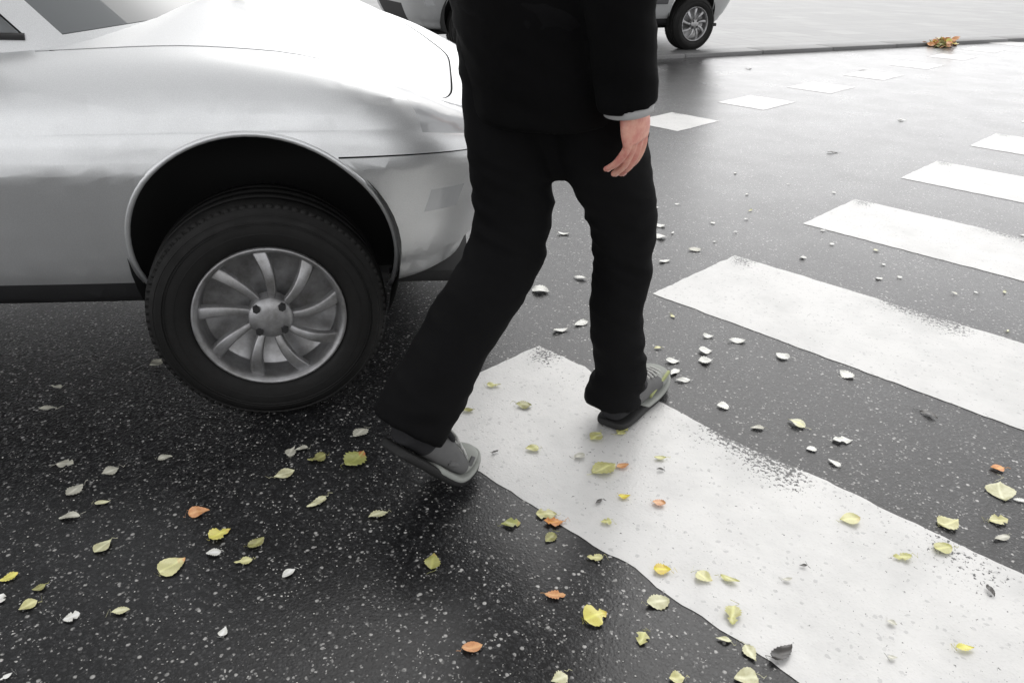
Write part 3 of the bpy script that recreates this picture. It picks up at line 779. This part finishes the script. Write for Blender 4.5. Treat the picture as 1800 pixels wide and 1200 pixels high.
LM = {
 'Y': [leafmat('pale_yellow_leaf', (.66, .64, .34), (.50, .47, .20)), leafmat('cream_leaf', (.70, .69, .47), (.52, .50, .28))],
 'W': [leafmat('white_leaf', (.82, .82, .78), (.66, .66, .60))], 'G': [leafmat('grey_leaf', (.56, .55, .47), (.42, .41, .34))],
 'O': [leafmat('orange_leaf', (.78, .33, .06), (.52, .18, .04)), leafmat('pink_orange_leaf', (.80, .42, .20), (.6, .26, .1))],
 'OY': [leafmat('orange_yellow_leaf', (.72, .66, .16), (.55, .3, .07), (.85, .42, .12))], 'YO': [leafmat('yellow_orange_leaf', (.68, .66, .34), (.5, .4, .15), (.75, .38, .15))],
 'OG': [leafmat('orange_green_leaf', (.38, .38, .12), (.35, .2, .05), (.70, .30, .11))], 'GO': [leafmat('green_brown_leaf', (.36, .38, .12), (.25, .15, .05), (.48, .18, .07))],
 'GR': [leafmat('green_leaf', (.38, .38, .15), (.24, .22, .08))], 'YG': [leafmat('yellow_green_leaf', (.60, .60, .26), (.45, .42, .16))],
 'YL': [leafmat('golden_leaf', (.80, .66, .06), (.60, .42, .05))], 'YW': [leafmat('rimmed_leaf', (.66, .64, .30), (.6, .6, .5))], 'D': [leafmat('dark_leaf', (.045, .04, .035), (.02, .018, .016))]}
lr = random.Random(12)
def leaf_mesh(L, m, curl, aspect, fold, seed):
    """birch-like leaf: pointed blade with toothed margin, raised along its midrib, with a stalk; local +x is the tip"""
    NX, NY = 14, 6; vs, fs = [], []
    rr = random.Random(seed); bend_ = rr.uniform(-.6, .6); tw = rr.uniform(-.5, .5); wav = rr.uniform(0, 6)
    pk = rr.choice((.6, .7, .72, .85, 1.0, 1.25)); sh_ = rr.uniform(.65, 1.15); tear = rr.uniform(.35, .7) if rr.random() < .22 else 0; tooth = rr.choice((.03, .08, .12))
    for i in range(NX + 1):
        t = i / NX; wdt = aspect * L * .5 * (sin(pi * t ** pk) ** sh_ if 0 < t < 1 else 0)
        if tear and tear < t < tear + .16: wdt *= .55
        wdt *= 1 + tooth * ((i % 2) * 2 - 1) * (0 < t < 1)
        for j in range(-NY // 2, NY // 2 + 1):
            s = j / (NY / 2); x = (t - .5) * L; y = s * wdt + bend_ * L * .12 * (t - .5) ** 2 * 4
            z = fold * abs(s) * wdt + curl * L * ((t - .5) * 2) ** 2 * .22 + tw * s * wdt * (t - .5) * .9 + .03 * L * sin(wav + t * 7 + s * 2.5)
            vs.append((x, y, z))
    K = NY + 1
    for i in range(NX):
        for j in range(NY): a = i * K + j; fs.append((a, a + 1, a + K + 1, a + K))
    n0 = len(vs); sl_ = rr.uniform(.15, .4) * L
    for k in range(4):
        t = k / 3; x = -.5 * L - sl_ * t + .02 * L; y = rr.uniform(-.01, .01) + bend_ * L * .12 + .1 * L * t * t * tw
        z = curl * L * .22 + .04 * L * t
        for q in range(3): an = 2 * pi * q / 3; vs.append((x, y + .0006 * cos(an), z + .0006 * sin(an)))
    for k in range(3):
        for q in range(3): a = n0 + k * 3; fs.append((a + q, a + (q + 1) % 3, a + 3 + (q + 1) % 3, a + 3 + q))
    lo = min(v[2] for v in vs)
    return [(x, y, z - lo) for x, y, z in vs], fs
def add_leaf(x, y, L, rot, kind, label, group, z=None, tilt=0, name='fallen_leaf'):
    m = lr.choice(LM[kind]); L = L * 1.08
    vs, fs = leaf_mesh(L, m, lr.uniform(-.3, .45), lr.choice((.45, .55, .65, .75, .85, .95)) if kind != 'D' else .45, lr.uniform(0, .2), lr.random())
    o = mobj(name, vs, fs, m); onp = (x > -.01 and any(n * P < y < n * P + W for n in range(9)))
    o.location = (x, y, z if z is not None else (.0055 if onp else .0025)); o.rotation_euler = (lr.uniform(-.12, .12) + tilt, lr.uniform(-.08, .08), radians(rot) + (pi if (lr.random() < .5 and kind not in ('OY', 'YO', 'OG', 'GO')) else 0))
    tag(o, label, 'leaf', group); return o
LEAVES = [
(-0.224,-0.557,0.031,84,'G','pale grey leaf on the dark asphalt, upper left of the orange leaf'),
(-0.211,-0.631,0.034,105,'G','grey curled leaf near the left edge of the photo, above the pale yellow round one'),
(-0.133,-0.605,0.026,65,'Y','pale yellow rounded leaf on dark asphalt below two grey leaves'),
(-0.133,-0.665,0.036,54,'G','long grey white leaf lying level, left of the row of leaves on the dark asphalt'),
(0.024,-0.484,0.036,63,'O','bright orange leaf alone on the dark asphalt below the front wheel'),
(0.107,-0.482,0.038,87,'OY','two tone leaf, pink orange tip and yellow green base, just below the bright orange leaf'),
(-0.007,-0.65,0.033,108,'Y','pale yellow leaf with a raised stalk, above the grey leaf pair on the left'),
(0.177,-0.445,0.031,99,'GR','olive green leaf with a thin stalk pointing up to the right'),
(0.147,-0.514,0.024,54,'W','small white leaf just under the two tone pink and green leaf'),
(0.202,-0.485,0.029,61,'Y','cream yellow oval leaf right of the small white leaf'),
(0.282,-0.442,0.024,90,'W','whitish leaf alone in the middle of the dark asphalt'),
(0.126,-0.581,0.047,103,'YO','largest pale yellow leaf of the dark asphalt with an orange tip and pointed end'),
(-0.039,-0.794,0.029,82,'OY','orange and yellow leaf cut by the left edge of the photo'),
(0.023,-0.764,0.019,78,'GR','small bright green yellow leaf between the two pale ones near the left edge'),
(0.052,-0.789,0.026,88,'Y','pale yellow leaf near the left edge under the small green yellow one'),
(0.004,-0.817,0.02,143,'W','sliver of a white leaf at the very left edge of the photo'),
(0.127,-0.746,0.023,77,'W','white leaf low on the left, between two pale yellow leaves'),
(0.169,-0.685,0.027,59,'Y','pale yellow leaf low on the left, right of the white one'),
(0.325,-0.584,0.018,128,'W','small upright white leaf alone near the bottom of the dark asphalt'),
(0.029,-0.303,0.041,82,'Y','pale leaf with a long point to the left, below the front tyre'),
(0.029,-0.225,0.036,72,'GR','yellow green rounded leaf on the asphalt between the tyre and the rear shoe'),
(0.089,-0.168,0.051,101,'GO',"half green half brown leaf left of the walker's rear shoe"),
(0.153,-0.304,0.042,94,'Y','pale yellow leaf with a hooked white stalk, under the yellow green rounded leaf'),
(0.265,-0.238,0.036,69,'Y',"cream yellow leaf just below the walker's rear shoe"),
(0.01,-0.103,0.038,102,'G','grey upright leaf beside the rear trouser hem'),
(-0.194,-0.456,0.027,63,'G','dull grey leaf in the shade of the car, above the orange leaf'),
(-0.315,-0.615,0.031,54,'G','dull grey leaf in the shade, left of the topmost pale leaf'),
(-0.569,-0.571,0.039,48,'G',"grey leaf in the deep shade under the car's side"),
(-0.659,-0.525,0.029,31,'G',"small grey scrap in the deep shade under the car's side"),
(-0.611,-0.301,0.034,104,'G','small dim grey leaf in the shade left of the front tyre'),
(-0.032,-0.251,0.033,130,'G','small grey upright leaf below the front tyre'),
(-0.026,-0.229,0.025,64,'G','small flat grey leaf touching the upright grey one below the front tyre'),
(0.435,-0.242,0.036,134,'OG','orange leaf with a green lower end, on dark asphalt below the rear shoe'),
(0.462,-0.07,0.035,53,'GO','green and orange leaf on the asphalt just left of the chipped stripe edge'),
(0.625,-0.319,0.031,58,'O','pale orange leaf near the bottom centre of the photo'),
(0.18,-0.855,0.016,94,'W','white leaf in the bottom left corner'),
(0.517,-0.006,0.04,47,'O','pink orange leaf on the chipped lower edge of the nearest stripe'),
(0.49,-0.001,0.038,45,'Y','pale yellow leaf on the corner of the chip in the nearest stripe'),
(0.54,-0.044,0.026,94,'GR','small green leaf just under the pink orange leaf at the stripe edge'),
(0.632,-0.024,0.027,45,'Y','pale yellow leaf on asphalt close to the lower edge of the nearest stripe'),
(0.642,-0.143,0.033,45,'O','dull orange leaf on the dark asphalt below the chipped stripe edge'),
(0.72,-0.129,0.041,70,'OY','large orange yellow crumpled leaf with a green side'),
(0.801,-0.11,0.026,111,'YG','small lime yellow leaf standing on edge below the crumpled orange one'),
(0.773,-0.029,0.039,60,'Y','large cream leaf on asphalt against the lower edge of the nearest stripe'),
(0.894,-0.017,0.023,34,'Y','pale yellow leaf on the asphalt side of the stripe edge near the bottom'),
(0.937,-0.01,0.031,-33,'Y','pale yellow leaf across the stripe edge near the bottom'),
(0.956,-0.056,0.035,46,'Y','large pale yellow leaf at the bottom edge of the photo'),
(0.883,-0.133,0.023,49,'Y','small pale yellow leaf at the bottom edge of the photo'),
(0.759,-0.262,0.026,69,'Y','cream leaf at the bottom edge of the photo, leftmost of three'),
(0.974,0.024,0.046,80,'D','dark grey leaf with a long stalk on the stripe edge near the bottom'),
(0.07,0.26,0.032,46,'YG',"yellow green leaf on the nearest stripe, closest to the walker's rear calf"),
(0.185,0.248,0.036,46,'GR','olive leaf on the nearest stripe between the two feet'),
(0.111,0.136,0.03,46,'GR','olive leaf on the shaded stripe beside the rear trouser leg'),
(0.322,0.135,0.028,46,'YG','pale yellow green leaf on the stripe between the feet and the lower edge'),
(0.391,0.272,0.033,88,'YG','small yellow green leaf touching the heel of the front shoe'),
(0.418,0.336,0.035,88,'YG','yellow green leaf just under the instep of the front shoe'),
(0.537,0.312,0.025,47,'YG',"yellow green leaf on the stripe right of the front shoe's heel"),
(0.479,0.192,0.055,74,'YG','large yellow green leaf on the stripe below the front shoe'),
(0.499,0.23,0.026,62,'O','small brown orange leaf against the large yellow green one on the stripe'),
(0.624,0.186,0.024,30,'O','small orange leaf alone on the white stripe'),
(0.564,0.151,0.023,47,'YL','bright lemon yellow leaf on the white stripe'),
(0.538,0.101,0.018,93,'D','tiny dark scrap on the stripe left of the lemon yellow leaf'),
(0.586,0.065,0.02,45,'YG','small yellow green leaf on the stripe above its lower edge'),
(0.735,0.038,0.029,46,'YL','bright golden yellow leaf on the stripe near its lower edge'),
(0.798,0.076,0.029,2,'YO','pale yellow leaf with an orange spot on the stripe'),
(0.832,0.104,0.032,16,'YG','dull yellow leaf on the stripe, right of the one with an orange spot'),
(0.878,0.036,0.038,117,'YG','upright pale yellow leaf on the stripe, lowest of its group'),
(1.024,0.384,0.032,46,'YG','pale yellow leaf on the right part of the nearest stripe'),
(1.067,0.463,0.034,58,'YG','yellow leaf near the upper edge of the nearest stripe, far right'),
(0.912,0.416,0.037,47,'YO','yellow and orange leaf under the worn upper edge of the nearest stripe'),
(1.174,0.246,0.028,45,'OY','orange yellow leaf near the bottom right corner on the stripe'),
(1.164,0.411,0.023,-41,'D','dark thin stalk on the right part of the nearest stripe'),
(0.903,0.178,0.018,49,'G','grey scrap in the middle of the nearest stripe'),
(1.071,0.214,0.014,17,'G','grey scrap low on the nearest stripe, upper of two'),
(1.099,0.143,0.014,45,'G','grey scrap low on the nearest stripe, lower of two'),
(0.906,0.231,0.013,45,'D','tiny dark speck of leaf in the middle of the nearest stripe'),
(0.561,0.278,0.015,48,'D','tiny dark scrap on the stripe right of the large yellow green leaf'),
(0.412,0.189,0.026,77,'G',"grey scrap on the stripe below the front shoe's heel"),
(0.275,0.067,0.016,76,'D','tiny dark scrap on the stripe near its lower left end'),
(0.678,0.661,0.04,-3,'YW','yellow leaf with a white rim on asphalt between the first two stripes'),
(1.091,0.732,0.055,-64,'Y','large pale yellow leaf on asphalt at the far right'),
(1.062,0.816,0.028,46,'O','small orange leaf above the large pale yellow one at the far right'),
(1.117,0.63,0.035,46,'Y','yellow leaf under the large pale yellow one at the far right'),
(1.051,0.548,0.041,58,'Y',"pale yellow leaf on asphalt touching the nearest stripe's upper edge"),
(0.881,0.934,0.04,-9,'D','dark brown leaf on asphalt below the second stripe'),
(0.782,0.674,0.044,47,'W','white leaf on asphalt between the first two stripes, level with the heel'),
(0.807,0.576,0.029,-10,'W','white leaf close above the worn stripe edge'),
(0.748,0.59,0.021,47,'W','small round white scrap above the worn stripe edge'),
(1.135,0.578,0.031,58,'G','grey leaf at the far right, between the yellow leaf and the nearest stripe'),
(1.128,0.733,0.024,30,'W','white leaf cut by the right edge of the photo'),
(0.332,0.816,0.035,47,'W','white leaf right of the front calf, upper of two'),
(0.364,0.766,0.037,47,'W','white leaf right of the front calf, lower of two'),
(0.303,0.7,0.037,47,'W','white leaf beside the front ankle'),
(0.38,0.634,0.038,47,'W',"broad white leaf beside the front shoe's toe"),
(0.34,0.654,0.039,99,'W',"small curled white scrap beside the front shoe's toe"),
(0.359,0.935,0.049,47,'W',"broad white leaf just below the second stripe's lower edge"),
(0.494,0.943,0.037,2,'W','white leaf on asphalt below the middle of the second stripe'),
(0.659,0.975,0.039,-9,'W','pale leaf close under the second stripe'),
(0.517,0.601,0.028,46,'W','pale leaf on asphalt right of the front shoe'),
(0.622,0.577,0.03,48,'G','dull leaf just above the worn stripe edge'),
(0.289,0.9,0.03,46,'W',"narrow white leaf near the second stripe's lower edge"),
(-0.256,0.779,0.055,13,'W',"largest white leaf seen between the walker's legs"),
(-0.35,0.757,0.033,46,'W','small white leaf beside the rear knee, seen between the legs'),
(-0.237,0.952,0.043,23,'W','white leaf against the front shin, seen between the legs'),
(-0.024,0.615,0.047,67,'W','white leaf just above the near stripe, seen between the legs'),
(-0.014,0.691,0.047,84,'W','white leaf left of the front shin, above the near stripe'),
(-0.566,1.237,0.045,48,'W',"white leaf high between the walker's knees"),
(-0.371,1.595,0.041,47,'W','white leaf right of the front knee, uppermost of three'),
(-0.293,1.485,0.044,47,'W','white leaf right of the front knee, middle of three'),
(-0.137,1.292,0.043,71,'W','white leaf right of the front knee, lowest of three'),
(-0.129,1.468,0.043,49,'G',"grey leaf left of the second stripe's upper corner"),
(-0.455,3.327,0.055,50,'D','dark leaf on the bright wet asphalt left of the fourth stripe'),
(-0.544,4.561,0.055,51,'W','white scrap on the bright wet asphalt beyond the fourth stripe'),
(-2.394,5.837,0.055,54,'D','dark leaf on the far asphalt between the kerb and the broken line'),
(-1.675,6.62,0.055,53,'D','dark leaf beside the far end of the broken line'),
]

for (x, y, L, rot, k, lab) in LEAVES:
    add_leaf(x, y, L, rot, k, lab, 'fallen leaves scattered on the road')
# crumbs of leaf too alike to tell apart
def on_stripe(x, y): return x > -.03 and any(n * P - .02 < y < n * P + W + .02 for n in range(9))
taken = [(l[0], l[1]) for l in LEAVES]; cnt = 0
while cnt < 60:
    x, y = lr.uniform(-1.2, 2.6), lr.uniform(.52, 2.6)
    if on_stripe(x, y) or min((x - a) ** 2 + (y - b) ** 2 for a, b in taken) < .004: continue
    if x < -.2 and y < 1.2: continue
    taken.append((x, y)); cnt += 1
    add_leaf(x, y, lr.uniform(.012, .024), lr.uniform(0, 360), lr.choice('WWGY'), 'tiny pale leaf crumb on the wet asphalt between or beside the zebra stripes', 'tiny pale leaf crumbs', name='leaf_crumb')
# heap of leaves in the gutter by the kerb
hp = empty('leaf_heap', (-1.93, 9.47, 0)); tag(hp, 'small heap of orange and green leaves against the kerb at the upper right', 'leaf heap')
for k in range(60):
    m = LM[lr.choice(['O', 'O', 'O', 'O', 'OY', 'YG', 'GR'])][-1]; vs, fs = leaf_mesh(lr.uniform(.07, .11), m, lr.uniform(0, .8), .75, .3, lr.random())
    o = mobj('leaf', vs, fs, m, hp); t = lr.gauss(0, .11); dpt = lr.gauss(0, .07)
    q = kd * t * 1.0 + kn * dpt; o.location = (q.x, q.y, .003 + max(0, .09 * (1 - (abs(t) / .2) ** 1.5)) * lr.random()); o.rotation_euler = (lr.uniform(-.7, .7), lr.uniform(-.7, .7), lr.uniform(0, 6.28))
# pale grit lying on the dark asphalt
vs, fs = [], []
for k in range(2600):
    x, y = lr.uniform(-.5, 1.3), lr.uniform(-.95, -.01)
    if lr.random() > .35 + .65 * max(0, noise.noise(Vector((x * 3, y * 3, 1))) + .35): continue
    r = lr.uniform(.0006, .0017) * (1.5 if lr.random() < .06 else 1); n0 = len(vs)
    for dx, dy, dz in ((1, 0, 0), (-1, 0, 0), (0, 1, 0), (0, -1, 0), (0, 0, 1), (0, 0, -1)):
        s = r * lr.uniform(.6, 1.2); vs.append((x + dx * s, y + dy * s, .0012 + dz * s * .7))
    for a, b, c in ((0, 2, 4), (2, 1, 4), (1, 3, 4), (3, 0, 4), (2, 0, 5), (1, 2, 5), (3, 1, 5), (0, 3, 5)): fs.append((n0 + a, n0 + b, n0 + c))
M_GRIT = mat('pale_grit', (.62, .61, .58), .6)
gt = mobj('road_grit', vs, fs, M_GRIT, smooth=False); tag(gt, 'pale grit sprinkled over the dark asphalt', kind='stuff')
